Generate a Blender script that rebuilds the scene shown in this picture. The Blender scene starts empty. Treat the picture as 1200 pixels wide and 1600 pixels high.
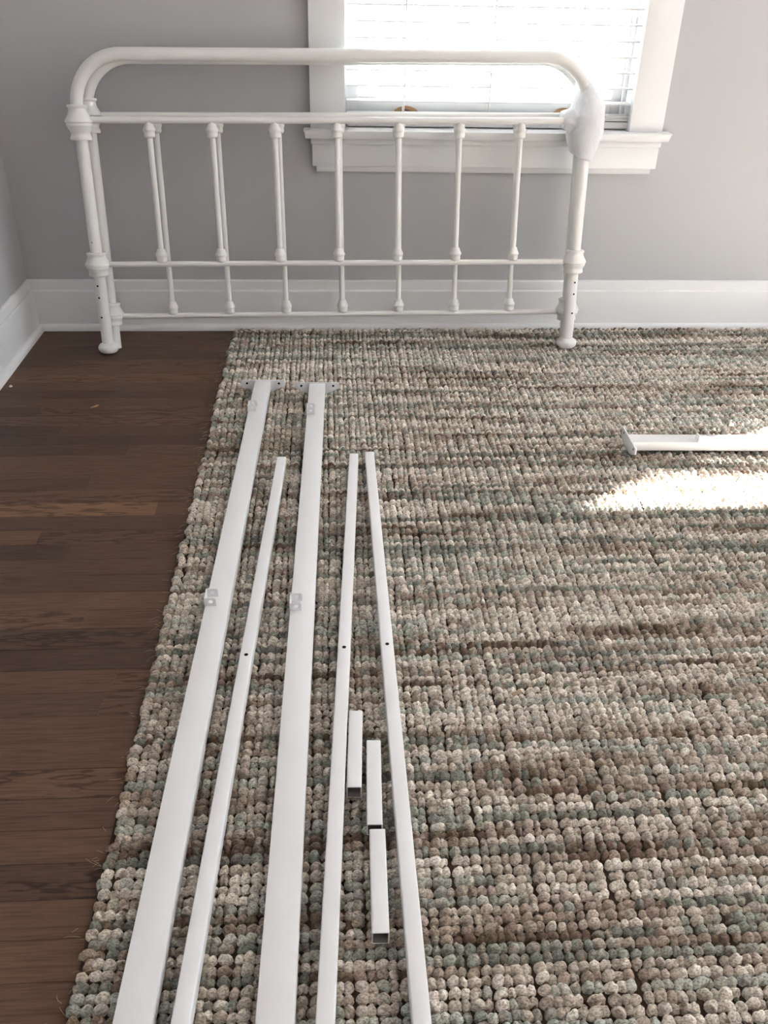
import bpy, bmesh, math, random
import numpy as np
from mathutils import Vector, Matrix

scn = bpy.context.scene
COL = scn.collection
PI = math.pi

# ------------------------------------------------------------------ camera
F_PX, YAW, PITCH, ROLL, CAM_D, CAM_H = 1373.55, 0.0691498, 0.5636163, 0.0229927, 2.92317724, 1.09
cd = bpy.data.cameras.new('camera')
cam = bpy.data.objects.new('camera', cd)
COL.objects.link(cam)
fw = Vector((math.sin(YAW) * math.cos(PITCH), math.cos(YAW) * math.cos(PITCH), -math.sin(PITCH)))
rt = Vector((math.cos(YAW), -math.sin(YAW), 0))
up = rt.cross(fw)
c_, s_ = math.cos(ROLL), math.sin(ROLL)
rt, up = c_ * rt + s_ * up, -s_ * rt + c_ * up
m3 = Matrix((rt, up, -fw)).transposed()
cam.matrix_world = Matrix.Translation((0, -CAM_D, CAM_H)) @ m3.to_4x4()
cd.sensor_fit = 'VERTICAL'
cd.sensor_height = 24.0
cd.lens = 24.0 * F_PX / 1600.0
cd.clip_start = 0.05
scn.camera = cam

# ------------------------------------------------------------------ view, sky, sun
scn.view_settings.view_transform = 'Standard'
scn.view_settings.look = 'None'
scn.view_settings.gamma = 1.0
scn.view_settings.use_curve_mapping = False
scn.view_settings.exposure = 1.9
SKY = 2.4
SUN = 58.0
w = bpy.data.worlds.new('sky')
scn.world = w
w.use_nodes = True
nt = w.node_tree
bg = nt.nodes['Background']
tc = nt.nodes.new('ShaderNodeTexCoord')
sx = nt.nodes.new('ShaderNodeSeparateXYZ')
rp = nt.nodes.new('ShaderNodeValToRGB')
rp.color_ramp.elements[0].position = 0.0
rp.color_ramp.elements[0].color = (0.86, 0.93, 1.0, 1)
rp.color_ramp.elements[1].position = 0.9
rp.color_ramp.elements[1].color = (0.70, 0.85, 1.0, 1)
nt.links.new(tc.outputs['Generated'], sx.inputs[0])
nt.links.new(sx.outputs['Z'], rp.inputs[0])
nt.links.new(rp.outputs[0], bg.inputs['Color'])
bg.inputs['Strength'].default_value = SKY

sd = bpy.data.lights.new('sun', 'SUN')
sd.energy = SUN
sd.angle = math.radians(1.2)
sd.color = (1.0, 0.99, 0.975)
sun = bpy.data.objects.new('sun', sd)
COL.objects.link(sun)
sun.rotation_euler = Vector((-0.8415, -0.5402, -0.578)).to_track_quat('-Z', 'Y').to_euler()
sun.location = (6, 4, 5)


def portal(name, loc, sx_, sz_, inward):
    """marks a window opening for sky sampling (adds no light of its own)"""
    d = bpy.data.lights.new(name, 'AREA')
    d.shape = 'RECTANGLE'
    d.size, d.size_y = sx_, sz_
    d.cycles.is_portal = True
    o = bpy.data.objects.new(name, d)
    COL.objects.link(o)
    o.location = loc
    o.rotation_euler = Vector(inward).to_track_quat('-Z', 'Z').to_euler()
    return o


portal('window_portal', (0.497, 0.16, 1.33), 0.9, 1.4, (0, -1, 0))
portal('window_portal', (2.89, 0.16, 1.33), 0.9, 1.4, (0, -1, 0))
portal('window_portal', (4.58, -1.6, 1.4), 2.5, 1.6, (-1, 0, 0))

# ------------------------------------------------------------------ helpers
rnd = random.Random(7)


def mat(name, color, rough=0.5, spec=0.5, **kw):
    m = bpy.data.materials.new(name)
    m.use_nodes = True
    b = m.node_tree.nodes['Principled BSDF']
    b.inputs['Base Color'].default_value = (*color, 1)
    b.inputs['Roughness'].default_value = rough
    b.inputs['Specular IOR Level'].default_value = spec
    for k, v in kw.items():
        b.inputs[k].default_value = v
    return m


def add_bump(m, scale, strength, dist=0.002, stretch=(1, 1, 1), detail=4):
    t = m.node_tree
    b = t.nodes['Principled BSDF']
    tcn = t.nodes.new('ShaderNodeTexCoord')
    mp = t.nodes.new('ShaderNodeMapping')
    mp.inputs['Scale'].default_value = stretch
    n = t.nodes.new('ShaderNodeTexNoise')
    n.inputs['Scale'].default_value = scale
    n.inputs['Detail'].default_value = detail
    bp = t.nodes.new('ShaderNodeBump')
    bp.inputs['Strength'].default_value = strength
    bp.inputs['Distance'].default_value = dist
    t.links.new(tcn.outputs['Object'], mp.inputs['Vector'])
    t.links.new(mp.outputs[0], n.inputs['Vector'])
    t.links.new(n.outputs['Fac'], bp.inputs['Height'])
    t.links.new(bp.outputs[0], b.inputs['Normal'])
    return n


def vary(m, scale, amount, stretch=(1, 1, 1)):
    """slight real colour variation of a painted or plain surface"""
    t = m.node_tree
    b = t.nodes['Principled BSDF']
    c = list(b.inputs['Base Color'].default_value)
    tcn = t.nodes.new('ShaderNodeTexCoord')
    mp = t.nodes.new('ShaderNodeMapping')
    mp.inputs['Scale'].default_value = stretch
    n = t.nodes.new('ShaderNodeTexNoise')
    n.inputs['Scale'].default_value = scale
    n.inputs['Detail'].default_value = 3
    r = t.nodes.new('ShaderNodeValToRGB')
    r.color_ramp.elements[0].position = 0.3
    r.color_ramp.elements[1].position = 0.7
    r.color_ramp.elements[0].color = (*[x * (1 - amount) for x in c[:3]], 1)
    r.color_ramp.elements[1].color = (*[min(1, x * (1 + amount)) for x in c[:3]], 1)
    t.links.new(tcn.outputs['Object'], mp.inputs['Vector'])
    t.links.new(mp.outputs[0], n.inputs['Vector'])
    t.links.new(n.outputs['Fac'], r.inputs[0])
    t.links.new(r.outputs[0], b.inputs['Base Color'])


M = {}
M['wall'] = mat('wall_paint', (0.470, 0.473, 0.482), 0.85, 0.25)
add_bump(M['wall'], 260, 0.12, 0.001)
M['trim'] = mat('trim_paint', (0.755, 0.76, 0.765), 0.42, 0.4)
add_bump(M['trim'], 90, 0.05, 0.001, (0.3, 1, 1))
M['ceiling'] = mat('ceiling_paint', (0.8, 0.8, 0.79), 0.9, 0.2)
M['bed'] = mat('bed_powder_coat', (0.78, 0.775, 0.757), 0.36, 0.45)
add_bump(M['bed'], 220, 0.06, 0.001)
M['rail'] = mat('rail_powder_coat', (0.805, 0.81, 0.825), 0.4, 0.4)
add_bump(M['rail'], 420, 0.04, 0.0006)
M['bracket'] = mat('bracket_steel', (0.62, 0.61, 0.6), 0.4, 0.5)
M['dark'] = mat('hole_dark', (0.012, 0.011, 0.01), 0.8, 0.1)
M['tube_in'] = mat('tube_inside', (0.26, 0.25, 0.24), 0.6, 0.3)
M['blind'] = mat('blind_white', (0.70, 0.70, 0.695), 0.45, 0.35)
M['cord'] = mat('cord_white', (0.8, 0.79, 0.77), 0.8, 0.1)
M['brass'] = mat('brass_aged', (0.42, 0.27, 0.14), 0.38, 0.5, Metallic=0.75)
M['brass_cup'] = mat('brass_cup', (0.2, 0.15, 0.13), 0.5, 0.4, Metallic=0.5)
M['shade'] = mat('added_shade_cloth', (0.7, 0.7, 0.68), 0.9, 0.1)
M['ground'] = mat('pale_concrete', (0.52, 0.52, 0.5), 0.9, 0.2)
vary(M['ground'], 1.5, 0.08)
M['crumb'] = mat('crumb_white', (0.7, 0.68, 0.64), 0.8, 0.2)
M['flake'] = mat('flake_tan', (0.46, 0.27, 0.16), 0.7, 0.2)
M['card'] = mat('card_tan', (0.42, 0.3, 0.22), 0.85, 0.1)

# thin window glass: passes light straight through with a weak mirror reflection
g = bpy.data.materials.new('window_glass')
g.use_nodes = True
t = g.node_tree
t.nodes.clear()
out = t.nodes.new('ShaderNodeOutputMaterial')
mx = t.nodes.new('ShaderNodeMixShader')
tr = t.nodes.new('ShaderNodeBsdfTransparent')
gl = t.nodes.new('ShaderNodeBsdfGlossy')
gl.inputs['Roughness'].default_value = 0.02
mx.inputs[0].default_value = 0.05
t.links.new(tr.outputs[0], mx.inputs[1])
t.links.new(gl.outputs[0], mx.inputs[2])
t.links.new(mx.outputs[0], out.inputs[0])
M['glass'] = g

# packing foam: white, lets some light through
f = mat('packing_foam', (0.88, 0.885, 0.9), 0.7, 0.25)
t = f.node_tree
b = t.nodes['Principled BSDF']
tl = t.nodes.new('ShaderNodeBsdfTranslucent')
tl.inputs['Color'].default_value = (0.92, 0.925, 0.95, 1)
mx = t.nodes.new('ShaderNodeMixShader')
mx.inputs[0].default_value = 0.5
t.links.new(b.outputs[0], mx.inputs[1])
t.links.new(tl.outputs[0], mx.inputs[2])
t.links.new(mx.outputs[0], t.nodes['Material Output'].inputs[0])
add_bump(f, 130, 0.35, 0.003, (1, 1, 0.35), 6)
M['foam'] = f


def obj(name, bm, m, parent=None, smooth=None):
    me = bpy.data.meshes.new(name)
    bmesh.ops.recalc_face_normals(bm, faces=bm.faces)
    bm.to_mesh(me)
    bm.free()
    return mobj(name, me, m, parent, smooth)


def mobj(name, me, m, parent=None, smooth=None):
    if m is not None and len(me.materials) == 0:
        me.materials.append(m)
    if smooth is not None:
        me.shade_smooth()
        if smooth < 180:
            me.set_sharp_from_angle(angle=math.radians(smooth))
    o = bpy.data.objects.new(name, me)
    COL.objects.link(o)
    if parent is not None:
        o.parent = parent
    return o


def empty(name, loc=(0, 0, 0), rot=(0, 0, 0), parent=None):
    o = bpy.data.objects.new(name, None)
    COL.objects.link(o)
    o.location = loc
    o.rotation_euler = rot
    o.empty_display_size = 0.1
    if parent is not None:
        o.parent = parent
    return o


def tag(o, label=None, cat=None, group=None, kind=None):
    if label:
        o['label'] = label
    if cat:
        o['category'] = cat
    if group:
        o['group'] = group
    if kind:
        o['kind'] = kind
    return o


def box(bm, x0, x1, y0, y1, z0, z1, bev=0.0, seg=2):
    r = bmesh.ops.create_cube(bm, size=1.0)
    vs = r['verts']
    for v in vs:
        v.co = Vector((x0 + (v.co.x + .5) * (x1 - x0), y0 + (v.co.y + .5) * (y1 - y0), z0 + (v.co.z + .5) * (z1 - z0)))
    if bev > 0:
        es = list({e for v in vs for e in v.link_edges})
        bmesh.ops.bevel(bm, geom=es, offset=bev, segments=seg, affect='EDGES', profile=0.6)
    return bm


def tube(bm, pts, rad, seg=16, cap=True):
    """swept round tube along pts; rad a number or a list"""
    pts = [Vector(p) for p in pts]
    n = len(pts)
    rs = rad if isinstance(rad, (list, tuple)) else [rad] * n
    prev = None
    rings = []
    for i, p in enumerate(pts):
        d = (pts[min(i + 1, n - 1)] - pts[max(i - 1, 0)]).normalized()
        if prev is None:
            a = Vector((0, 1, 0)) if abs(d.y) < .9 else Vector((1, 0, 0))
            u = d.cross(a).normalized()
        else:
            u = (prev - d * prev.dot(d)).normalized()
        prev = u
        v = d.cross(u)
        rings.append([bm.verts.new(p + rs[i] * (math.cos(2 * PI * k / seg) * u + math.sin(2 * PI * k / seg) * v)) for k in range(seg)])
    for a, b in zip(rings, rings[1:]):
        for k in range(seg):
            bm.faces.new((a[k], a[(k + 1) % seg], b[(k + 1) % seg], b[k]))
    if cap:
        bm.faces.new(rings[0])
        bm.faces.new(rings[-1])
    return bm


def lathe(bm, prof, x=0, y=0, seg=24):
    """prof: (z, r) pairs from top to bottom"""
    rings = []
    for z, r in prof:
        rings.append([bm.verts.new((x + r * math.cos(2 * PI * k / seg), y + r * math.sin(2 * PI * k / seg), z)) for k in range(seg)])
    for a, b in zip(rings, rings[1:]):
        for k in range(seg):
            bm.faces.new((a[k], a[(k + 1) % seg], b[(k + 1) % seg], b[k]))
    bm.faces.new(rings[0])
    bm.faces.new(rings[-1])
    return bm


def smooth_prof(keys, n=5):
    """Catmull-Rom through (z, r) keys"""
    out_ = []
    k = [keys[0]] + list(keys) + [keys[-1]]
    for i in range(1, len(k) - 2):
        for j in range(n):
            t_ = j / n
            o_ = []
            for d in (0, 1):
                p0, p1, p2, p3 = k[i - 1][d], k[i][d], k[i + 1][d], k[i + 2][d]
                o_.append(.5 * (2 * p1 + (p2 - p0) * t_ + (2 * p0 - 5 * p1 + 4 * p2 - p3) * t_ ** 2 + (3 * p1 - p0 - 3 * p2 + p3) * t_ ** 3))
            out_.append(tuple(o_))
    out_.append(keys[-1])
    return out_


def prism(bm, poly, axis, a0, a1):
    """extrude a polygon; axis 'x': poly holds (y, z); axis 'y': poly holds (x, z)"""
    def P(p, a):
        return (a, p[0], p[1]) if axis == 'x' else (p[0], a, p[1])
    A = [bm.verts.new(P(p, a0)) for p in poly]
    B = [bm.verts.new(P(p, a1)) for p in poly]
    n = len(poly)
    for i in range(n):
        bm.faces.new((A[i], A[(i + 1) % n], B[(i + 1) % n], B[i]))
    bm.faces.new(A)
    bm.faces.new(B)
    return bm


def NB():
    return bmesh.new()


def place(o, parent, matrix):
    o.parent = parent
    o.matrix_local = matrix
    return o


# ------------------------------------------------------------------ the room
XL, XR, YF, ZC, WT = -0.997, 4.4, -4.6, 2.62, 0.14
OPEN1 = (0.047, 0.947)
OPEN2 = (2.44, 3.34)
OZ0, OZ1 = 0.615, 2.03


def struct(name, bm, m, parent=None, smooth=None):
    o = obj(name, bm, m, parent, smooth)
    if parent is None:
        o['kind'] = 'structure'
    return o


bm = NB()
box(bm, XL - WT, OPEN1[0], 0, WT, 0, ZC)
box(bm, OPEN1[1], OPEN2[0], 0, WT, 0, ZC)
box(bm, OPEN2[1], XR + WT, 0, WT, 0, ZC)
for a, b_ in (OPEN1, OPEN2):
    box(bm, a, b_, 0, WT, 0, OZ0)
    box(bm, a, b_, 0, WT, OZ1, ZC)
struct('wall_back', bm, M['wall'])
bm = NB()
box(bm, XL - WT, XL, YF - WT, 0, 0, ZC)
struct('wall_left', bm, M['wall'])
R0, R1 = -2.85, -0.35      # opening for the added light-giving windows in the right wall, outside the view
bm = NB()
box(bm, XR, XR + WT, R1, 0, 0, ZC)
box(bm, XR, XR + WT, YF - WT, R0, 0, ZC)
box(bm, XR, XR + WT, R0, R1, 0, 0.65)
box(bm, XR, XR + WT, R0, R1, 2.15, ZC)
struct('wall_right', bm, M['wall'])
bm = NB()
box(bm, XL - WT, XR + WT, YF - WT, YF, 0, ZC)
struct('wall_front', bm, M['wall'])
bm = NB()
box(bm, XL - WT, XR + WT, YF - WT, WT, ZC, ZC + .1)
struct('ceiling', bm, M['ceiling'])

# baseboards: thick lower board with a rounded top, thin cap board above it, shoe moulding on the floor
BOARD = [(0, .001), (0, .167), (-.006, .167), (-.011, .163), (-.012, .136), (-.016, .1355), (-.0195, .132), (-.02, .128), (-.02, .001)]
SHOE = [(-.0201, .0005), (-.0201, .021), (-.026, .0205), (-.032, .0165), (-.036, .009), (-.0365, .0005)]


def baseboard(name, n0, n1, axis, flip):
    root = empty(name)
    root['kind'] = 'structure'
    for nm, prof in (('base_board', BOARD), ('shoe_moulding', SHOE)):
        b2 = NB()
        if axis == 'x':
            prism(b2, [(p[0] * flip, p[1]) for p in prof], 'x', n0, n1)
        else:
            prism(b2, [(XL - p[0], p[1]) for p in prof], 'y', n0, n1)
        obj(nm, b2, M['trim'], root, 35)
    return root


baseboard('baseboard_back', XL + .0005, XR, 'x', 1)
baseboard('baseboard_left', YF, -.0005, 'y', 1)

# ------------------------------------------------------------------ floor of narrow oak strips
fm = bpy.data.materials.new('oak_strips')
fm.use_nodes = True
t = fm.node_tree
b = t.nodes['Principled BSDF']
N = t.nodes.new
tcn = N('ShaderNodeTexCoord')
at = N('ShaderNodeAttribute')
at.attribute_name = 'tone'
off = N('ShaderNodeVectorMath')
off.operation = 'SCALE'
off.inputs[0].default_value = (17.0, 9.0, 23.0)
t.links.new(at.outputs['Fac'], off.inputs['Scale'])
add = N('ShaderNodeVectorMath')
add.operation = 'ADD'
t.links.new(tcn.outputs['Object'], add.inputs[0])
t.links.new(off.outputs[0], add.inputs[1])
mp = N('ShaderNodeMapping')
mp.inputs['Scale'].default_value = (2.6, 15, 1)
t.links.new(add.outputs[0], mp.inputs[0])
n1 = N('ShaderNodeTexNoise')
n1.inputs['Scale'].default_value = 2.2
n1.inputs['Detail'].default_value = 3
t.links.new(mp.outputs[0], n1.inputs['Vector'])
# cathedral rings: bands of a stretched noise field
rg = N('ShaderNodeMath')
rg.operation = 'MULTIPLY'
rg.inputs[1].default_value = 40.0
t.links.new(n1.outputs['Fac'], rg.inputs[0])
sn = N('ShaderNodeMath')
sn.operation = 'SINE'
t.links.new(rg.outputs[0], sn.inputs[0])
r1 = N('ShaderNodeValToRGB')
r1.color_ramp.elements[0].position = 0.0
r1.color_ramp.elements[0].color = (0.50, 0.47, 0.45, 1)
r1.color_ramp.elements[1].position = 0.38
r1.color_ramp.elements[1].color = (1.05, 1.05, 1.05, 1)
ma = N('ShaderNodeMath')
ma.operation = 'MULTIPLY_ADD'
ma.inputs[1].default_value = 0.5
ma.inputs[2].default_value = 0.5
t.links.new(sn.outputs[0], ma.inputs[0])
t.links.new(ma.outputs[0], r1.inputs[0])
# fine pores
mp2 = N('ShaderNodeMapping')
mp2.inputs['Scale'].default_value = (14, 300, 1)
t.links.new(add.outputs[0], mp2.inputs[0])
n2 = N('ShaderNodeTexNoise')
n2.inputs['Scale'].default_value = 1.0
n2.inputs['Detail'].default_value = 4
t.links.new(mp2.outputs[0], n2.inputs['Vector'])
r2 = N('ShaderNodeValToRGB')
r2.color_ramp.elements[0].position = 0.33
r2.color_ramp.elements[0].color = (0.68, 0.63, 0.6, 1)
r2.color_ramp.elements[1].position = 0.56
r2.color_ramp.elements[1].color = (1.08, 1.06, 1.04, 1)
t.links.new(n2.outputs['Fac'], r2.inputs[0])
r0 = N('ShaderNodeValToRGB')
cr = r0.color_ramp
cr.elements[0].position = 0.0
cr.elements[0].color = (0.072, 0.043, 0.031, 1)
cr.elements[1].position = 1.0
cr.elements[1].color = (0.185, 0.105, 0.060, 1)
e = cr.elements.new(0.45)
e.color = (0.112, 0.065, 0.044, 1)
e = cr.elements.new(0.8)
e.color = (0.135, 0.077, 0.050, 1)
t.links.new(at.outputs['Fac'], r0.inputs[0])
m1 = N('ShaderNodeMix')
m1.data_type = 'RGBA'
m1.blend_type = 'MULTIPLY'
m1.inputs[0].default_value = 1.0
fr = N('ShaderNodeMath')
fr.operation = 'MULTIPLY'
fr.inputs[1].default_value = 13.7
t.links.new(at.outputs['Fac'], fr.inputs[0])
fr2 = N('ShaderNodeMath')
fr2.operation = 'FRACT'
t.links.new(fr.outputs[0], fr2.inputs[0])
r3 = N('ShaderNodeValToRGB')
r3.color_ramp.elements[0].position = .5
r3.color_ramp.elements[0].color = (.12, .12, .12, 1)
r3.color_ramp.elements[1].position = .72
r3.color_ramp.elements[1].color = (1, 1, 1, 1)
t.links.new(fr2.outputs[0], r3.inputs[0])
t.links.new(r3.outputs[0], m1.inputs[0])
t.links.new(r0.outputs[0], m1.inputs[6])
t.links.new(r1.outputs[0], m1.inputs[7])
m2 = N('ShaderNodeMix')
m2.data_type = 'RGBA'
m2.blend_type = 'MULTIPLY'
m2.inputs[0].default_value = 1.0
t.links.new(m1.outputs[2], m2.inputs[6])
t.links.new(r2.outputs[0], m2.inputs[7])
t.links.new(m2.outputs[2], b.inputs['Base Color'])
b.inputs['Roughness'].default_value = 0.48
b.inputs['Specular IOR Level'].default_value = 0.22
bp = N('ShaderNodeBump')
bp.inputs['Strength'].default_value = 0.18
bp.inputs['Distance'].default_value = 0.0008
t.links.new(n2.outputs['Fac'], bp.inputs['Height'])
t.links.new(bp.outputs[0], b.inputs['Normal'])
M['floor'] = fm

bm = NB()
box(bm, XL - WT, XR + WT, YF - WT, WT, -0.12, -0.012)
floor = struct('floor', bm, mat('subfloor', (0.02, 0.014, 0.01), 0.9, 0.1))
STRIP = 0.0572
stuff_bm = NB()
stuff_layer = None
rows = int((0 - YF) / STRIP) + 1
sv, sf, stone = [], [], []


def plank_mesh(x0, x1, y0, y1, tone):
    b3 = NB()
    box(b3, x0, x1, y0 + .0003, y1 - .0003, -0.0115, 0.0, 0.0)
    top = [e_ for e_ in b3.edges if all(abs(v.co.z) < 1e-6 for v in e_.verts)]
    bmesh.ops.bevel(b3, geom=top, offset=0.0004, segments=1, affect='EDGES')
    me = bpy.data.meshes.new('plank')
    b3.to_mesh(me)
    b3.free()
    a = me.attributes.new('tone', 'FLOAT', 'POINT')
    a.data.foreach_set('value', np.full(len(me.vertices), tone, np.float32))
    return me


for r in range(rows):
    y1 = -r * STRIP
    y0 = max(y1 - STRIP, YF)
    if y1 - y0 < .01:
        continue
    x = XL - .1 - rnd.random() * .5
    while x < XR:
        ln = rnd.uniform(0.45, 1.35)
        x0, x1 = max(x, XL), min(x + ln, XR)
        x += ln
        if x1 - x0 < .02:
            continue
        tone = min(1, max(0, rnd.gauss(.46, .27)))
        seen = x0 < -0.30 and y0 > -2.7
        if seen:
            mobj('plank', plank_mesh(x0, x1 - .0004, y0, y1, tone), M['floor'], floor)
        else:
            k = len(sv)
            X0, X1, Y0, Y1 = x0, x1 - .0006, y0 + .0004, y1 - .0004
            sv += [(X0, Y0, 0), (X1, Y0, 0), (X1, Y1, 0), (X0, Y1, 0), (X0, Y0, -.0115), (X1, Y0, -.0115), (X1, Y1, -.0115), (X0, Y1, -.0115)]
            sf += [tuple(k + i for i in q) for q in ((0, 1, 2, 3), (4, 7, 6, 5), (0, 4, 5, 1), (1, 5, 6, 2), (2, 6, 7, 3), (3, 7, 4, 0))]
            stone += [tone] * 8
me = bpy.data.meshes.new('planks_beneath_rug')
me.from_pydata(sv, [], sf)
a = me.attributes.new('tone', 'FLOAT', 'POINT')
a.data.foreach_set('value', np.array(stone, np.float32))
tag(mobj('far_planks', me, M['floor'], floor), kind='stuff')

# ------------------------------------------------------------------ windows
def casing_set(root, x0, x1, meet):
    """flat board casing round an opening, stool, apron, jamb liners, two sashes and their panes"""
    cw = 0.106
    for a, b_ in ((x0 - cw + .008, x0 + .008), (x1 - .008, x1 + cw - .008)):
        q = NB()
        box(q, a, b_, -.022, 0, .641, OZ1 + .0, .002)
        obj('side_casing', q, M['trim'], root, 40)
    q = NB()
    box(q, x0 - cw - .01, x1 + cw + .01, -.027, 0, OZ1 + .0005, OZ1 + .14, .003)
    obj('head_casing', q, M['trim'], root, 40)
    # stool with rounded nosing and mitred horn ends
    q = NB()
    prism(q, [(.05, .6415), (-.046, .6415), (-.0505, .639), (-.052, .634), (-.0505, .6215), (-.047, .617), (.05, .617)], 'x', x0 - .119, x1 + .122)
    for v in q.verts:
        if v.co.z < .635:
            v.co.x += .005 if v.co.x < (x0 + x1) / 2 else -.008
    # notch: the horns stop at the wall face
    obj('stool', q, M['trim'], root, 40)
    q = NB()
    box(q, x0 - .098, x1 + .098, -.034, 0, .599, .6165, .003)
    obj('apron_bed_mould', q, M['trim'], root, 40)
    q = NB()
    box(q, x0 - .094, x1 + .096, -.024, 0, .533, .5988, .002)
    obj('apron', q, M['trim'], root, 40)
    q = NB()
    prism(q, [(0, .515), (-.012, .515), (-.017, .521), (-.017, .527), (-.02, .533), (0, .533)], 'x', x0 - .082, x1 + .082)
    obj('apron_bottom_mould', q, M['trim'], root, 40)
    # jamb liners and stops
    for s, xx in ((1, x0), (-1, x1)):
        q = NB()
        box(q, min(xx, xx + s * .008), max(xx, xx + s * .008), .0005, WT - .002, .617, OZ1)
        obj('jamb', q, M['trim'], root)
        q = NB()
        box(q, min(xx + s * .008, xx + s * .021), max(xx + s * .008, xx + s * .021), .058, .07, .642, OZ1, .002)
        obj('sash_stop', q, M['trim'], root, 40)
    q = NB()
    box(q, x0, x1, .0005, WT - .002, OZ1 - .012, OZ1)
    obj('head_jamb', q, M['trim'], root)
    q = NB()
    box(q, x0, x1, .0505, WT + .03, .60, .64)
    obj('outer_sill', q, M['trim'], root)
    # sashes
    for nm, ya, z0, z1, zb in (('lower_sash', .072, .641, meet, .082), ('upper_sash', .106, meet - .03, OZ1 - .013, .032)):
        y0, y1 = ya, ya + .032
        L, Rr = x0 + .009, x1 - .009
        st = .042
        q = NB()
        box(q, L, L + st, y0, y1, z0, z1, .002)
        box(q, Rr - st, Rr, y0, y1, z0, z1, .002)
        box(q, L + st, Rr - st, y0, y1, z0, z0 + zb, .002)
        box(q, L + st, Rr - st, y0, y1, z1 - .032, z1, .002)
        s_o = obj(nm, q, M['trim'], root, 40)
        q = NB()
        box(q, L + st - .004, Rr - st + .004, y0 + .014, y0 + .018, z0 + zb - .004, z1 - .028)
        obj('pane', q, M['glass'], s_o)
    return root


w1 = empty('window_1')
w1['kind'] = 'structure'
casing_set(w1, OPEN1[0], OPEN1[1], 1.36)
w2 = empty('unseen_window_2')  # unseen window, placed from the sun patch and added to light it
w2['kind'] = 'structure'
casing_set(w2, OPEN2[0], OPEN2[1], 1.245)

# brass sash lifts on the lower sash of the window behind the bed
for xc in (0.247, 0.75):
    lift = empty('sash_lift', (xc, .0715, .652), parent=w1)
    q = NB()
    poly = [(.046 * math.cos(a_), .010 + .034 * math.sin(a_)) for a_ in np.linspace(0, PI, 17)] + [(-.046, 0), (.046, 0)]
    prism(q, poly, 'y', -.005, 0)
    obj('plate', q, M['brass'], lift, 40)
    q = NB()
    poly = [(.027 * math.cos(a_), .010 + .026 * math.sin(a_)) for a_ in np.linspace(0, PI, 13)] + [(-.027, .004), (.027, .004)]
    prism(q, poly, 'y', -.0075, -.0051)
    obj('cup', q, M['brass_cup'], lift, 40)

# added pair of unseen windows, lighting the room from the right wall
w4 = empty('added_window_right')
w4['kind'] = 'structure'
q = NB()
for a, b_ in ((R0, R0 + .06), (-1.63, -1.57), (R1 - .06, R1)):
    box(q, XR + .04, XR + .1, a, b_, .65, 2.15)
for a, b_ in ((R0 + .06, -1.63), (-1.57, R1 - .06)):
    for z in (.65, 1.37, 2.09):
        box(q, XR + .04, XR + .1, a, b_, z, z + .06)
obj('frame', q, M['trim'], w4)
q = NB()
box(q, XR + .068, XR + .072, R0 + .01, R1 - .01, .66, 2.14)
obj('pane', q, M['glass'], w4)

# added sun blocker over the top of the second window (unseen; it trims the sun patch)
q = NB()
box(q, OPEN2[0] + .012, OPEN2[1] - .012, .03, .032, 1.36, 1.98)
tube(q, [(OPEN2[0] + .012, .031, 1.99), (OPEN2[1] - .012, .031, 1.99)], .022, 12)
box(q, OPEN2[0] + .012, OPEN2[1] - .012, .027, .035, 1.335, 1.36, .003)
tag(obj('sun_trim_shade', q, M['shade'], None), 'added unseen white shade over the second window, trimming the sun patch', 'shade')

# ------------------------------------------------------------------ venetian blind in the window behind the bed
bl = empty('venetian_blind', (0.497, 0.03, .645))
tag(bl, 'lowered white venetian blind in the bright window behind the bed', 'blind')
BX0, BX1 = -.437, .446
q = NB()
prism(q, [(-.024, .003), (-.021, .0), (.021, 0), (.024, .003), (.024, .017), (.021, .02), (-.021, .02), (-.024, .017)], 'x', BX0, BX1)
for v in q.verts:
    if v.co.z < .002 and v.co.x > 0:
        v.co.x -= .006
obj('bottom_rail', q, M['blind'], bl, 40)


def slat_mesh():
    q = NB()
    n = 6
    topv, botv = [], []
    for i in range(n + 1):
        y = -.0245 + .049 * i / n
        z = .0022 * (1 - (y / .0245) ** 2)
        topv.append((y, z + .0036))
        botv.append((y, z))
    prism(q, botv + topv[::-1], 'x', BX0, BX1)
    bmesh.ops.recalc_face_normals(q, faces=q.faces)
    me = bpy.data.meshes.new('slat')
    q.to_mesh(me)
    q.free()
    me.materials.append(M['blind'])
    return me


sm = slat_mesh()
zs = [.0235, 0.0286, 0.0337] + [.069 + .0427 * i for i in range(29)]
for z in zs:
    s = bpy.data.objects.new('slat', sm)
    COL.objects.link(s)
    s.parent = bl
    s.location = (0, 0, z)
q = NB()
box(q, BX0, BX1, -.027, .027, 1.315, 1.363, .003)
obj('head_rail', q, M['blind'], bl, 40)
for x in (-.262, 0.0, .262):
    q = NB()
    for yy in (-.0262, .0262):
        tube(q, [(x, yy, .018), (x, yy, 1.318)], .0018 if yy > 0 else .0022, 6)
    obj('ladder_cord', q, M['cord'], bl, 60)

# ------------------------------------------------------------------ the outside ground
q = NB()
box(q, -60, 60, WT + .2, 90, -.75, -.6)
box(q, -60, 60, -90, YF - WT - .2, -.75, -.6)
struct('ground', q, M['ground'])

# added roof slab, unseen, over the first window: keeps direct sun off its blind
q = NB()
box(q, -3.2, 3.4, WT, 2.0, 2.42, 2.52)
struct('sun_blocker_roof', q, M['trim'])

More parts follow.
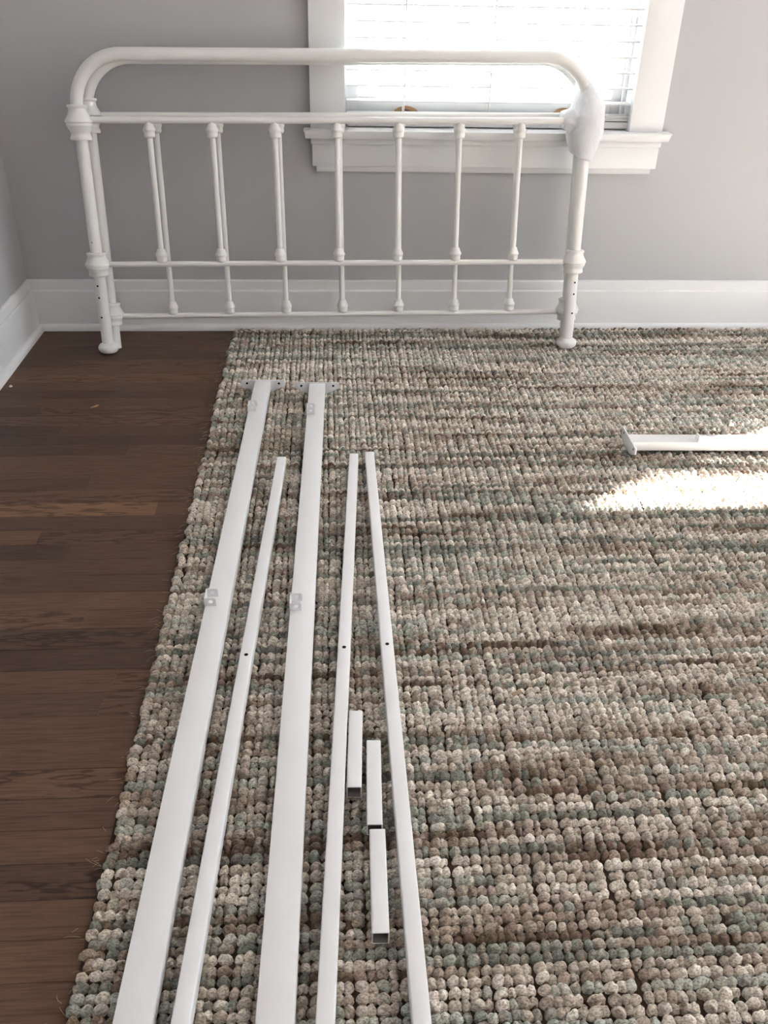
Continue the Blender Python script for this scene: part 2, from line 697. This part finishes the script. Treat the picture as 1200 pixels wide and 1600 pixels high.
# ------------------------------------------------------------------ iron bed ends
CAST = [(0, .0266), (.0, .0285), (.002, .0292), (.0055, .0292), (.0078, .0275), (.009, .0258), (.014, .0258), (.022, .0275), (.032, .033), (.0405, .0388),
        (.0455, .0405), (.0478, .039), (.0482, .0372), (.0505, .0370), (.0535, .0374), (.0555, .0365), (.062, .0335), (.070, .029), (.0745, .0268), (.078, .0264),
        (.0815, .0274), (.086, .0298), (.0905, .030), (.0935, .0288), (.0935, .026)]
CAST_L = [(0, .0266), (0, .0282), (.0025, .0294), (.006, .0294), (.0085, .0278), (.0105, .0272), (.0145, .0278), (.0215, .0305), (.0295, .0352), (.0345, .0378),
          (.0375, .0378), (.0385, .035), (.0405, .0346), (.0415, .0352), (.0445, .035), (.0485, .0328), (.0525, .0298), (.056, .0288), (.0605, .029), (.065, .0302), (.068, .0298), (.0695, .028), (.0695, .024)]
KNOB = [(0, .0112), (.002, .0122), (.006, .0132), (.0105, .0152), (.0155, .0178), (.0185, .0182), (.0205, .0176), (.0225, .0162), (.0255, .0156), (.0315, .0158), (.035, .0154), (.0375, .0142), (.0395, .0105)]


def bed_end(loc, lean, roll, top, rail_hi, rail_lo, cast_hi, cast_lo, half, balls):
    root = empty('bed_end', loc, (-math.atan(lean), -roll, 0))
    R = .0178
    arc = .135
    pts = []
    z0 = .022 if balls else 0.0
    pts += [(-half, 0, z0), (-half, 0, cast_lo), (-half, 0, top - arc)]
    for a_ in np.linspace(PI, PI / 2, 16)[1:]:
        pts.append((-half + arc + arc * math.cos(a_), 0, top - arc + arc * math.sin(a_)))
    pts += [(0, 0, top)]
    for a_ in np.linspace(PI / 2, 0, 16):
        pts.append((half - arc + arc * math.cos(a_), 0, top - arc + arc * math.sin(a_)))
    pts += [(half, 0, cast_lo), (half, 0, z0)]
    q = NB()
    tube(q, pts, R, 24)
    arch = obj('arched_tube', q, M['bed'], root, 60)
    for s in (-1, 1):
        q = NB()
        lathe(q, [(cast_hi - z, r) for z, r in CAST], s * half, 0, 28)
        obj('upper_casting', q, M['bed'], root, 50)
        q = NB()
        lathe(q, [(cast_lo - z, r) for z, r in CAST_L], s * half, 0, 28)
        obj('lower_casting', q, M['bed'], root, 50)
        if balls:
            q = NB()
            prof = [(.019 + .0185 * math.cos(a_), max(.004, .0315 * abs(math.sin(a_)) ** .72)) for a_ in np.linspace(0.05, PI - .05, 18)]
            lathe(q, prof, s * half, 0, 24)
            obj('ball_foot', q, M['bed'], root, 80)
            hz = [.2151, .1789, .1182] + ([.3441] if s < 0 else [])
            for h in hz:
                ang = -PI / 2 + s * .28
                d = Vector((math.cos(ang), math.sin(ang), 0))
                c = Vector((s * half, 0, h))
                q = NB()
                rr = .0030 if h < .3 else .0017
                tube(q, [c + d * (R - .006), c + d * (R + .0003)], rr, 12)
                obj('screw_hole', q, M['dark'], arch)
    for nm, z, r in (('top_rail', rail_hi, .0095), ('lower_rail', rail_lo, .0084)):
        q = NB()
        tube(q, [(-half, 0, z), (half, 0, z)], r, 18)
        obj(nm, q, M['bed'], root, 60)
    sp_me = kn_me = None
    for k in range(-3, 4):
        x = k * .181
        if sp_me is None:
            q = NB()
            tube(q, [(0, 0, rail_lo), (0, 0, rail_hi)], .0082, 16)
            o = obj('spindle', q, M['bed'], root, 60)
            sp_me = o.data
        else:
            o = mobj('spindle', sp_me, None, root)
        o.location = (x, 0, 0)
        for zt, flip in ((rail_hi - .0085, 1), (rail_lo + .0445, 1)):
            if kn_me is None:
                q = NB()
                lathe(q, [(-z, r) for z, r in KNOB], 0, 0, 20)
                kn = obj('knob', q, M['bed'], o, 50)
                kn_me = kn.data
            else:
                kn = mobj('knob', kn_me, None, o)
            kn.location = (0, 0, zt)
    return root


be1 = bed_end((.034, -.233, .0065), .131, .0087, .851, .6824, .2775, .7221, .3132, .739, True)
tag(be1, 'front white iron bed end standing on ball feet, drilled with screw holes', 'bed end', 'white iron bed ends against the wall')
be2 = bed_end((.0425, -.185, .0075), .167, .0101, .840, .6871, .1015, .733, .1442, .736, False)
tag(be2, 'rear white iron bed end with a lower bottom bar, squeezed between front one and wall', 'bed end', 'white iron bed ends against the wall')

# ------------------------------------------------------------------ foam wrapped round the right upper corner of the bed ends
def loft(q, rings):
    R_ = [[q.verts.new(p) for p in ring] for ring in rings]
    n = len(R_[0])
    for a_, b_ in zip(R_, R_[1:]):
        for k in range(n):
            q.faces.new((a_[k], a_[(k + 1) % n], b_[(k + 1) % n], b_[k]))
    q.faces.new(R_[0])
    q.faces.new(R_[-1])


def ell(cx, cy, cz, rx, ry, tilt=0.0, n=40, wob=0.0, ph=0.0):
    o_ = []
    for k in range(n):
        a_ = 2 * PI * k / n
        w_ = 1 + wob * (math.sin(5 * a_ + ph) + .6 * math.sin(9 * a_ + 2.1 * ph))
        o_.append((cx + rx * w_ * math.cos(a_), cy + ry * w_ * math.sin(a_), cz + tilt * math.cos(a_)))
    return o_


q = NB()
secs = [  # z, cx, cy, rx, ry, tilt
    (.796, .757, -.092, .0215, .052, -.004), (.786, .7605, -.093, .0235, .056, -.006), (.768, .768, -.098, .032, .066, -.006), (.750, .7735, -.104, .042, .074, -.002),
    (.728, .7745, -.108, .047, .080, 0), (.700, .7735, -.113, .050, .084, 0), (.675, .7735, -.116, .052, .085, 0), (.650, .772, -.118, .051, .082, -.002),
    (.630, .769, -.120, .047, .076, -.004), (.612, .768, -.122, .041, .069, -.007), (.598, .769, -.124, .037, .063, -.010), (.586, .7695, -.125, .035, .060, -.011)]
loft(q, [ell(cx, cy, z, rx, ry, ti, 44, .016, z * 40) for z, cx, cy, rx, ry, ti in secs])
body = obj('foam_wrap', q, M['foam'], None, 180)
q = NB()
secs = [(.80, .045, .056), (.76, .043, .052), (.735, .036, .046), (.715, .029, .042), (.703, .025, .040), (.698, .022, .038)]
rings = []
for x, rz, ry in secs:
    rings.append([(x + .006 * math.sin(3 * k + x * 90) * .3, -.116 + (ry + .008) * math.cos(2 * PI * k / 30) * (1 + .03 * math.sin(4 * k)), .688 + rz * math.sin(2 * PI * k / 30) * (1 + .03 * math.sin(5 * k))) for k in range(30)])
loft(q, rings)
bmesh.ops.recalc_face_normals(q, faces=q.faces)
tmp = bpy.data.meshes.new('tmp')
q.to_mesh(tmp)
q.free()
bmx = NB()
bmx.from_mesh(body.data)
bmx.from_mesh(tmp)
bmx.to_mesh(body.data)
bmx.free()
bpy.data.meshes.remove(tmp)
md = body.modifiers.new('fuse', 'REMESH')
md.mode = 'VOXEL'
md.voxel_size = .0035
md.use_smooth_shade = True
md = body.modifiers.new('soften', 'SMOOTH')
md.iterations = 4
md.factor = .5
tx = bpy.data.textures.new('foam_creases', 'CLOUDS')
tx.noise_scale = .022
md = body.modifiers.new('creases', 'DISPLACE')
md.texture = tx
md.strength = .006
md.mid_level = .5
tag(body, 'crumpled white packing foam wrapped around the right top corner of the bed ends', 'foam wrap')

# ------------------------------------------------------------------ bed rails, tubes and short legs lying on the rug
RUG_TOP = .0215
RT = .0235          # tube height


def hole(parent, x, y, z, r=.0036):
    q = NB()
    tube(q, [(x, y, z - .004), (x, y, z + .0003)], r, 14)
    return obj('screw_hole', q, M['dark'], parent)


def clip_mesh():
    """U-shaped clip: web along the rail edge and two upright ears with round holes"""
    q = NB()
    t_, L, H_, W_ = .0018, .031, .0185, .0225
    box(q, 0, L, 0, t_, 0, H_, .0004, 1)                 # web on the local -y side
    for x0 in (0, L - t_):
        n = 16
        A, B = [], []
        cy, cz, hr = W_ * .55, H_ * .56, .0042
        # plate with a true round hole: ring of quads between outline and hole
        outl = []
        for k in range(n):
            a_ = 2 * PI * k / n
            dx, dz = math.cos(a_), math.sin(a_)
            ty = ((W_ - cy) if dx > 0 else cy) / max(abs(dx), 1e-6)
            tz = ((H_ - cz) if dz > 0 else cz) / max(abs(dz), 1e-6)
            s = min(ty, tz)
            outl.append((cy + dx * s, cz + dz * s))
        hol = [(cy + hr * math.cos(2 * PI * k / n), cz + hr * math.sin(2 * PI * k / n)) for k in range(n)]
        V = {}
        for si, xx in enumerate((x0, x0 + t_)):
            for nm, P_ in (('o', outl), ('h', hol)):
                V[nm, si] = [q.verts.new((xx, p[0], p[1])) for p in P_]
        for k in range(n):
            j = (k + 1) % n
            q.faces.new((V['o', 0][k], V['o', 0][j], V['h', 0][j], V['h', 0][k]))
            q.faces.new((V['o', 1][j], V['o', 1][k], V['h', 1][k], V['h', 1][j]))
            q.faces.new((V['o', 0][j], V['o', 0][k], V['o', 1][k], V['o', 1][j]))
            q.faces.new((V['h', 0][k], V['h', 0][j], V['h', 1][j], V['h', 1][k]))
    bmesh.ops.recalc_face_normals(q, faces=q.faces)
    me = bpy.data.meshes.new('slat_clip')
    q.to_mesh(me)
    q.free()
    me.materials.append(M['rail'])
    return me


CLIP = clip_mesh()
RAIL_LEN, RAIL_W = 1.93, .0455


def side_rail(loc, ang, clips=(.172, 1.012, 1.852)):
    root = empty('side_rail', loc, (0, 0, ang))
    h = RAIL_W / 2
    q = NB()
    box(q, .002, RAIL_LEN, -h, h, 0, .0245, .0022, 2)
    bar = obj('rail_bar', q, M['rail'], root, 40)
    # end plate with two tapering ears
    q = NB()
    zt, zm, zb = .0262, -.009, .008
    poly = [(-.064, zt - .003), (-.061, zt), (.061, zt), (.064, zt - .003), (.064, zb + .003), (.061, zb), (h + .003, zm), (-h - .003, zm), (-.061, zb), (-.064, zb + .003)]
    prism(q, poly, 'x', -.0018, .0018)
    pl = obj('end_plate', q, M['rail'], root, 40)
    for y in (-.046, .046):
        q = NB()
        tube(q, [(-.0021, y, .0165), (.0021, y, .0165)], .0034, 12)
        obj('screw_hole', q, M['dark'], pl)
    for c in clips:
        o = mobj('slat_clip', CLIP, None, root)
        o.location = (c, -h - .0006, .0242)
    return root


A1 = math.atan2(-1.808, -.043)
A3 = math.atan2(-1.798, -.036)
r1 = side_rail((-.196, -.556, RUG_TOP), A1)
tag(r1, 'wide white steel side rail with clips, leftmost of the pieces lying along the rug', 'bed rail', 'wide white side rails on the rug')
r3 = side_rail((-.039, -.575, RUG_TOP), A3)
tag(r3, 'wide white steel side rail with clips, lying between two thin tubes on the rug', 'bed rail', 'wide white side rails on the rug')
r6 = side_rail((.772, -.934, RUG_TOP), math.atan2(-.0105, .36))
tag(r6, 'white steel side rail lying crosswise at the right edge by the sunlit patch of rug', 'bed rail', 'wide white side rails on the rug')


def square_tube(name, p0, p1, length, wdt, hgt, holes=(), open_end=False):
    p0, p1 = Vector((*p0, 0)), Vector((*p1, 0))
    d = p1 - p0
    ang = math.atan2(d.y, d.x)
    L = length or d.length
    root = empty(name, (p0.x, p0.y, RUG_TOP), (0, 0, ang))
    h, wt_ = wdt / 2, .0015
    q = NB()
    # hollow tube: outer skin rounded at the long edges, inner skin, rims at both ends
    def ringpts(x, hw, z0, z1, r):
        P_ = []
        for cx, cz, a0 in ((hw - r, z1 - r, 0), (-hw + r, z1 - r, PI / 2), (-hw + r, z0 + r, PI), (hw - r, z0 + r, 3 * PI / 2)):
            for k in range(4):
                a_ = a0 + PI / 2 * k / 3
                P_.append((x, cx + r * math.cos(a_), cz + r * math.sin(a_)))
        return P_
    o0 = [q.verts.new(p) for p in ringpts(0, h, 0, hgt, .0022)]
    o1 = [q.verts.new(p) for p in ringpts(L, h, 0, hgt, .0022)]
    i0 = [q.verts.new(p) for p in ringpts(0, h - wt_, wt_, hgt - wt_, .0012)]
    i1 = [q.verts.new(p) for p in ringpts(L, h - wt_, wt_, hgt - wt_, .0012)]
    n = len(o0)
    for k in range(n):
        j = (k + 1) % n
        q.faces.new((o0[k], o0[j], o1[j], o1[k]))
        q.faces.new((o0[j], o0[k], i0[k], i0[j]))
        q.faces.new((o1[k], o1[j], i1[j], i1[k]))
    wall = obj('tube_wall', q, M['rail'], root, 40)
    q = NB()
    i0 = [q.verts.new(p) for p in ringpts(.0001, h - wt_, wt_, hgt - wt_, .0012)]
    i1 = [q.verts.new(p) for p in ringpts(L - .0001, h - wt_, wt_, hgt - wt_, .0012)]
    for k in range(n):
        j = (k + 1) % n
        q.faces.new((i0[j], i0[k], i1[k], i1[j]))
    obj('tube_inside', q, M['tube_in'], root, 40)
    for x in holes:
        hole(wall, x, 0, hgt)
    return root


def hx(p0, p):
    return math.hypot(p[0] - p0[0], p[1] - p0[1])


TW = .0226
T2 = square_tube('square_tube', (-.123, -1.013), (-.184, -2.37), 1.48, TW, RT, [hx((-.123, -1.013), (-.156, -1.737))])
tag(T2, 'thin white square tube lying between the two wide side rails' , 'tube', 'thin white square tubes on the rug')
T4 = square_tube('square_tube', (.055, -1.0), (-.017, -2.378), 1.48, TW, RT, [hx((.055, -1.0), (.017, -1.723))])
tag(T4, 'thin white square tube just right of the second wide rail, touching a short tube' , 'tube', 'thin white square tubes on the rug')
T5 = square_tube('square_tube', (.094, -.992), (.0955, -2.383), 1.48, TW, RT, [hx((.094, -.992), (.094, -1.717))])
tag(T5, 'thin white square tube, rightmost of the long pieces lying along the rug' , 'tube', 'thin white square tubes on the rug')
LA = square_tube('short_tube', (.0335, -1.8805), (.0262, -2.0365), None, .0225, RT)
tag(LA, 'short white square tube lying against the long thin tube, farthest of the three', 'tube', 'short white square tubes on the rug')
LB = square_tube('short_tube', (.0595, -1.9455), (.0538, -2.1045), None, .0225, RT)
tag(LB, 'short white square tube in the middle, end to end with the nearest one', 'tube', 'short white square tubes on the rug')
LC = square_tube('short_tube', (.0570, -2.1125), (.0535, -2.269), None, .0225, RT)
tag(LC, 'short white square tube nearest the viewer, its open end showing', 'tube', 'short white square tubes on the rug')

# ------------------------------------------------------------------ chunky jute rug
RX0, RX1, RY0, RY1 = -.333, 2.10, -3.05, -.046
rng = np.random.default_rng(11)
rm = bpy.data.materials.new('jute_yarn')
rm.use_nodes = True
t = rm.node_tree
b = t.nodes['Principled BSDF']
N = t.nodes.new
at = N('ShaderNodeAttribute')
at.attribute_name = 'yarn'
tcn = N('ShaderNodeTexCoord')
mp = N('ShaderNodeMapping')
mp.inputs['Scale'].default_value = (260, 420, 420)
mp.inputs['Rotation'].default_value = (.3, .5, .6)
t.links.new(tcn.outputs['Object'], mp.inputs[0])
nz = N('ShaderNodeTexNoise')
nz.inputs['Scale'].default_value = 1.0
nz.inputs['Detail'].default_value = 3
t.links.new(mp.outputs[0], nz.inputs['Vector'])
rr = N('ShaderNodeValToRGB')
rr.color_ramp.elements[0].position = .36
rr.color_ramp.elements[0].color = (.55, .50, .46, 1)
rr.color_ramp.elements[1].position = .58
rr.color_ramp.elements[1].color = (1.1, 1.1, 1.1, 1)
t.links.new(nz.outputs['Fac'], rr.inputs[0])
mxx = N('ShaderNodeMix')
mxx.data_type = 'RGBA'
mxx.blend_type = 'MULTIPLY'
mxx.inputs[0].default_value = 1
t.links.new(at.outputs['Color'], mxx.inputs[6])
t.links.new(rr.outputs[0], mxx.inputs[7])
t.links.new(mxx.outputs[2], b.inputs['Base Color'])
b.inputs['Roughness'].default_value = .85
b.inputs['Specular IOR Level'].default_value = .15
bp = N('ShaderNodeBump')
bp.inputs['Strength'].default_value = .55
bp.inputs['Distance'].default_value = .0012
t.links.new(nz.outputs['Fac'], bp.inputs['Height'])
t.links.new(bp.outputs[0], b.inputs['Normal'])

rug = empty('jute_rug', (0, 0, 0))
tag(rug, 'chunky woven jute rug in sage green, cream and brown on the dark floor', 'rug')
q = NB()
box(q, RX0 + .006, RX1 - .006, RY0 + .006, RY1 - .004, .0006, .0052, .002)
obj('backing', q, mat('rug_backing', (.06, .04, .028), .95, .05), rug, 40)


def template(level, ply, seed, cut):
    """half-dome yarn knot, grooved by the twist of its strands"""
    q = NB()
    bmesh.ops.create_icosphere(q, subdivisions=level, radius=1.0)
    dead = [v for v in q.verts if v.co.z < cut]
    bmesh.ops.delete(q, geom=dead, context='VERTS')
    q.verts.ensure_lookup_table()
    r_ = random.Random(seed)
    ph, tw, lean = r_.random() * 6.28, r_.uniform(1.2, 2.4) * r_.choice((-1, 1, 1)), r_.uniform(-.5, .5)
    co = np.array([v.co[:] for v in q.verts])
    fa = np.array([[v.index for v in f_.verts] for f_ in q.faces])
    q.free()
    ax = co[:, 0] + lean * co[:, 1]
    az = np.arctan2(co[:, 2], co[:, 1])
    g_ = np.abs(np.sin(ply * .5 * az + tw * ax * 1.5 + ph)) ** .7
    lump = np.sin(co[:, 0] * 2.3 + ph) * np.cos(co[:, 1] * 2.1 - ph * 1.7)
    sc = 1 + (.20 * (g_ - .6) if level > 2 else .10 * (g_ - .6)) + .09 * lump
    m_ = .5 + .5 * np.clip(2.2 * np.sin(ply * .5 * az + tw * ax * 1.5 + ph + .9), -1, 1)
    return co * sc[:, None], fa, m_


TPL = {lv: [template(lv, rnd.choice((2, 3, 3, 4)), 100 * lv + k, -.12 if lv == 2 else -.18) for k in range(18)] for lv in (2, 3)}
TPL[1] = [template(1, 2, 300 + k, -.6) for k in range(8)]
TPL[0] = []
for k in range(6):
    co0 = np.array([(-.9, -.9, -.3), (.9, -.9, -.3), (.9, .9, -.3), (-.9, .9, -.3), (-.5, -.5, .75), (.5, -.5, .75), (.5, .5, .75), (-.5, .5, .75)]) * (1 + .06 * k)
    fa0 = np.array([(4, 5, 6), (4, 6, 7), (0, 1, 5), (0, 5, 4), (1, 2, 6), (1, 6, 5), (2, 3, 7), (2, 7, 6), (3, 0, 4), (3, 4, 7)])
    TPL[0].append((co0, fa0, np.array([1., 1, 1, 1, .3, .3, .3, .3])))

PAL = np.array([(.83, .775, .70), (.62, .56, .49), (.44, .365, .305), (.385, .41, .36), (.555, .58, .525), (.28, .30, .262), (.22, .162, .122)])
# columns of paired cords running away from the wall, rows of knots of uneven size
cols = []
x = RX0 + .008
k = 0
while x < RX1 - .004:
    big = .0164 if k % 2 == 0 else .0119
    edge = max(0.0, 1 - (x - RX0) / .12)
    wd = big + (.0156 - big) * edge
    cols.append((x + wd / 2, wd, k))
    x += wd
    k += 1
rows_ = []
y = RY1 - .003
cur = .015
while y > RY0 + .01:
    # runs of thick and thin rows
    cur = .62 * cur + .38 * rng.choice([.0103, .0120, .0138, .0156, .0178, .0205, .0235], p=[.13, .2, .22, .18, .13, .09, .05])
    rows_.append((y - cur / 2, cur))
    y -= cur
nc, nr = len(cols), len(rows_)
cw = np.array([c[1] for c in cols])
cx = np.array([c[0] for c in cols])
ry = np.array([r_[0] for r_ in rows_])
rh = np.array([r_[1] for r_ in rows_])


def smooth1(n, win, seed):
    g_ = np.random.default_rng(seed).normal(size=n + 2 * win)
    kk = np.hanning(2 * win + 1)
    o_ = np.convolve(g_, kk / np.sqrt((kk ** 2).sum()), 'same')
    return o_[win:win + n]


# colour field: each row takes yarn colour runs along x, neighbours in y loosely alike
rowtone = smooth1(nr, 2, 3)
field = np.zeros((nr, nc))
hue = np.zeros((nr, nc))
for j in range(nr):
    field[j] = .9 * smooth1(nc, 16, 1000 + j) + .5 * rowtone[j] + .27 * rng.normal(size=nc)
    hue[j] = .85 * smooth1(nc, 22, 5000 + j) + .5 * smooth1(nr, 1, 9)[j] + .28 * rng.normal(size=nc)

VV, FF, CC = [], [], []
nv = 0
wob_c = [smooth1(nr, 5, 20000 + i) * .0013 for i in range(nc)]
for j in range(nr):
    for i in range(nc):
        X = cx[i] + wob_c[i][j] + rng.normal() * .0010
        Y = ry[j] + rng.normal() * .0009
        if i == 0:
            X += rng.normal() * .0022
        if X > 1.75 or Y < -2.62 or (Y > -1.2 and X > 1.75):
            lv = 0
        elif Y < -1.45 and X < .90 - .22 * (-1.45 - Y) / 1.0 + .05:
            lv = 3
        elif Y < -1.62 and X > 1.05:
            lv = 0
        elif X > 1.62:
            lv = 0
        else:
            lv = 2
        co, fa, pm = TPL[lv][rng.integers(len(TPL[lv]))]
        w_ = cw[i] * rng.uniform(.53, .65) * (1.28 if rng.random() < .06 else 1)
        h_ = rh[j] * rng.uniform(.46, .575)
        zt = .0138 * rng.uniform(.78, 1.16) * (.76 + .24 * (rh[j] / .0165)) * (1.07 if i % 2 == 0 else .86)
        zt = min(zt, .0160)
        a_ = rng.normal() * .28
        ca, sa = math.cos(a_), math.sin(a_)
        P_ = co * (w_, h_, zt)
        P_ = np.column_stack((P_[:, 0] * ca - P_[:, 1] * sa + X, P_[:, 0] * sa + P_[:, 1] * ca + Y, P_[:, 2] + .0032))
        ff, hh = field[j, i], hue[j, i]
        if hh > .45:
            base = PAL[4] if ff > .25 else (PAL[3] if ff > -.7 else PAL[5])
        else:
            base = PAL[0] if ff > .35 else (PAL[1] if ff > -.55 else (PAL[2] if ff > -1.5 else PAL[6]))
        c = np.clip(base * rng.uniform(.88, 1.12) + rng.normal(size=3) * .006, .02, .9)
        VV.append(P_)
        FF.append(fa + nv)
        c2 = c * rng.uniform(.80, 1.0) if rng.random() < .62 else np.clip(.35 * c + .65 * PAL[rng.choice([0, 1, 2, 2, 3, 6, 6])] * rng.uniform(.8, 1.1), .02, .9)
        kc = np.ones((len(co), 4))
        kc[:, :3] = c + (c2 - c) * pm[:, None]
        CC.append(kc)
        nv += len(co)
        # small binding strand that dips between this row and the next
        if lv >= 2 and rng.random() < .75:
            co, fa, pm = TPL[1][rng.integers(8)]
            q_ = co * (cw[i] * rng.uniform(.26, .42), rh[j] * rng.uniform(.2, .3), .0075 * rng.uniform(.8, 1.15))
            VV.append(q_ + (X + rng.normal() * .0022, Y - rh[j] * .5 + rng.normal() * .0008, .0040))
            FF.append(fa + nv)
            c = PAL[rng.choice([1, 2, 2, 6, 6, 6, 5])] * rng.uniform(.7, 1.05)
            CC.append(np.broadcast_to(np.append(c, 1.0), (len(co), 4)))
            nv += len(co)
V = np.concatenate(VV).astype(np.float32)
Fc = np.concatenate(FF).astype(np.int32)
Cc = np.concatenate(CC).astype(np.float32)
me = bpy.data.meshes.new('woven_knots')
me.vertices.add(len(V))
me.vertices.foreach_set('co', V.ravel())
me.loops.add(Fc.size)
me.loops.foreach_set('vertex_index', Fc.ravel())
me.polygons.add(len(Fc))
me.polygons.foreach_set('loop_start', np.arange(0, Fc.size, 3, dtype=np.int32))
me.polygons.foreach_set('use_smooth', np.ones(len(Fc), bool))
a = me.attributes.new('yarn', 'FLOAT_COLOR', 'POINT')
a.data.foreach_set('color', Cc.ravel())
me.update(calc_edges=True)
tag(mobj('woven_knots', me, rm, rug), kind='stuff')
print('rug knots', nc * nr, 'tris', len(Fc))

# loose jute hairs standing off the knots and along the left edge
q = NB()
for k in range(420):
    if k < 130:
        p = Vector((RX0 + rnd.uniform(-.004, .01), rnd.uniform(-2.4, -.1), rnd.uniform(.004, .016)))
        d = Vector((-1, rnd.uniform(-1, 1), rnd.uniform(-.1, .5))).normalized()
    else:
        p = Vector((rnd.uniform(RX0, .9), rnd.uniform(-2.4, -1.0), .017))
        d = Vector((rnd.uniform(-1, 1), rnd.uniform(-1, 1), rnd.uniform(.1, .6))).normalized()
    L = rnd.uniform(.006, .02)
    bend = Vector((rnd.uniform(-1, 1), rnd.uniform(-1, 1), -.8)) * L * .5
    pts = [p + d * L * s + bend * s * s for s in (0, .35, .7, 1)]
    pts = [Vector((v.x, v.y, max(v.z, .002))) for v in pts]
    tube(q, pts, [.00032, .0003, .00026, .00018], 3, False)
tag(obj('loose_fibres', q, mat('jute_hair', (.42, .34, .25), .9, .1), rug), kind='stuff')

# ------------------------------------------------------------------ debris
q = NB()
bmesh.ops.create_icosphere(q, subdivisions=2, radius=.0042)
for v in q.verts:
    v.co = Vector((v.co.x * 1.2, v.co.y, v.co.z * .8)) * (1 + .15 * math.sin(v.co.x * 900 + v.co.z * 700))
    v.co.z += .0033
o = obj('plaster_crumb', q, M['crumb'], None, 180)
o.location = (-.937, -.49, 0)
tag(o, 'tiny white crumb on the dark floor beside the left baseboard', 'crumb')
q = NB()
prism(q, [(-.011, .0), (-.004, .0005), (.003, .0), (.011, .004), (.004, .0042), (-.003, .0016)], 'y', -.003, .004)
for v in q.verts:
    v.co.y += v.co.x * .35
o = obj('wood_flake', q, M['flake'], None)
o.location = (-.665, -.628, 0.0002)
tag(o, 'small tan wood flake lying on the dark floorboards', 'flake')
q = NB()
box(q, -.0085, .0085, -.004, .004, 0, .002, .0005, 1)
for v in q.verts:
    v.co.z += v.co.x * .25 + .003
o = obj('cardboard_scrap', q, M['card'], None)
o.location = (.312, -1.827, .0195)
o.rotation_euler = (0, 0, .3)
tag(o, 'small tan cardboard scrap on the rug right of the long tubes', 'scrap')
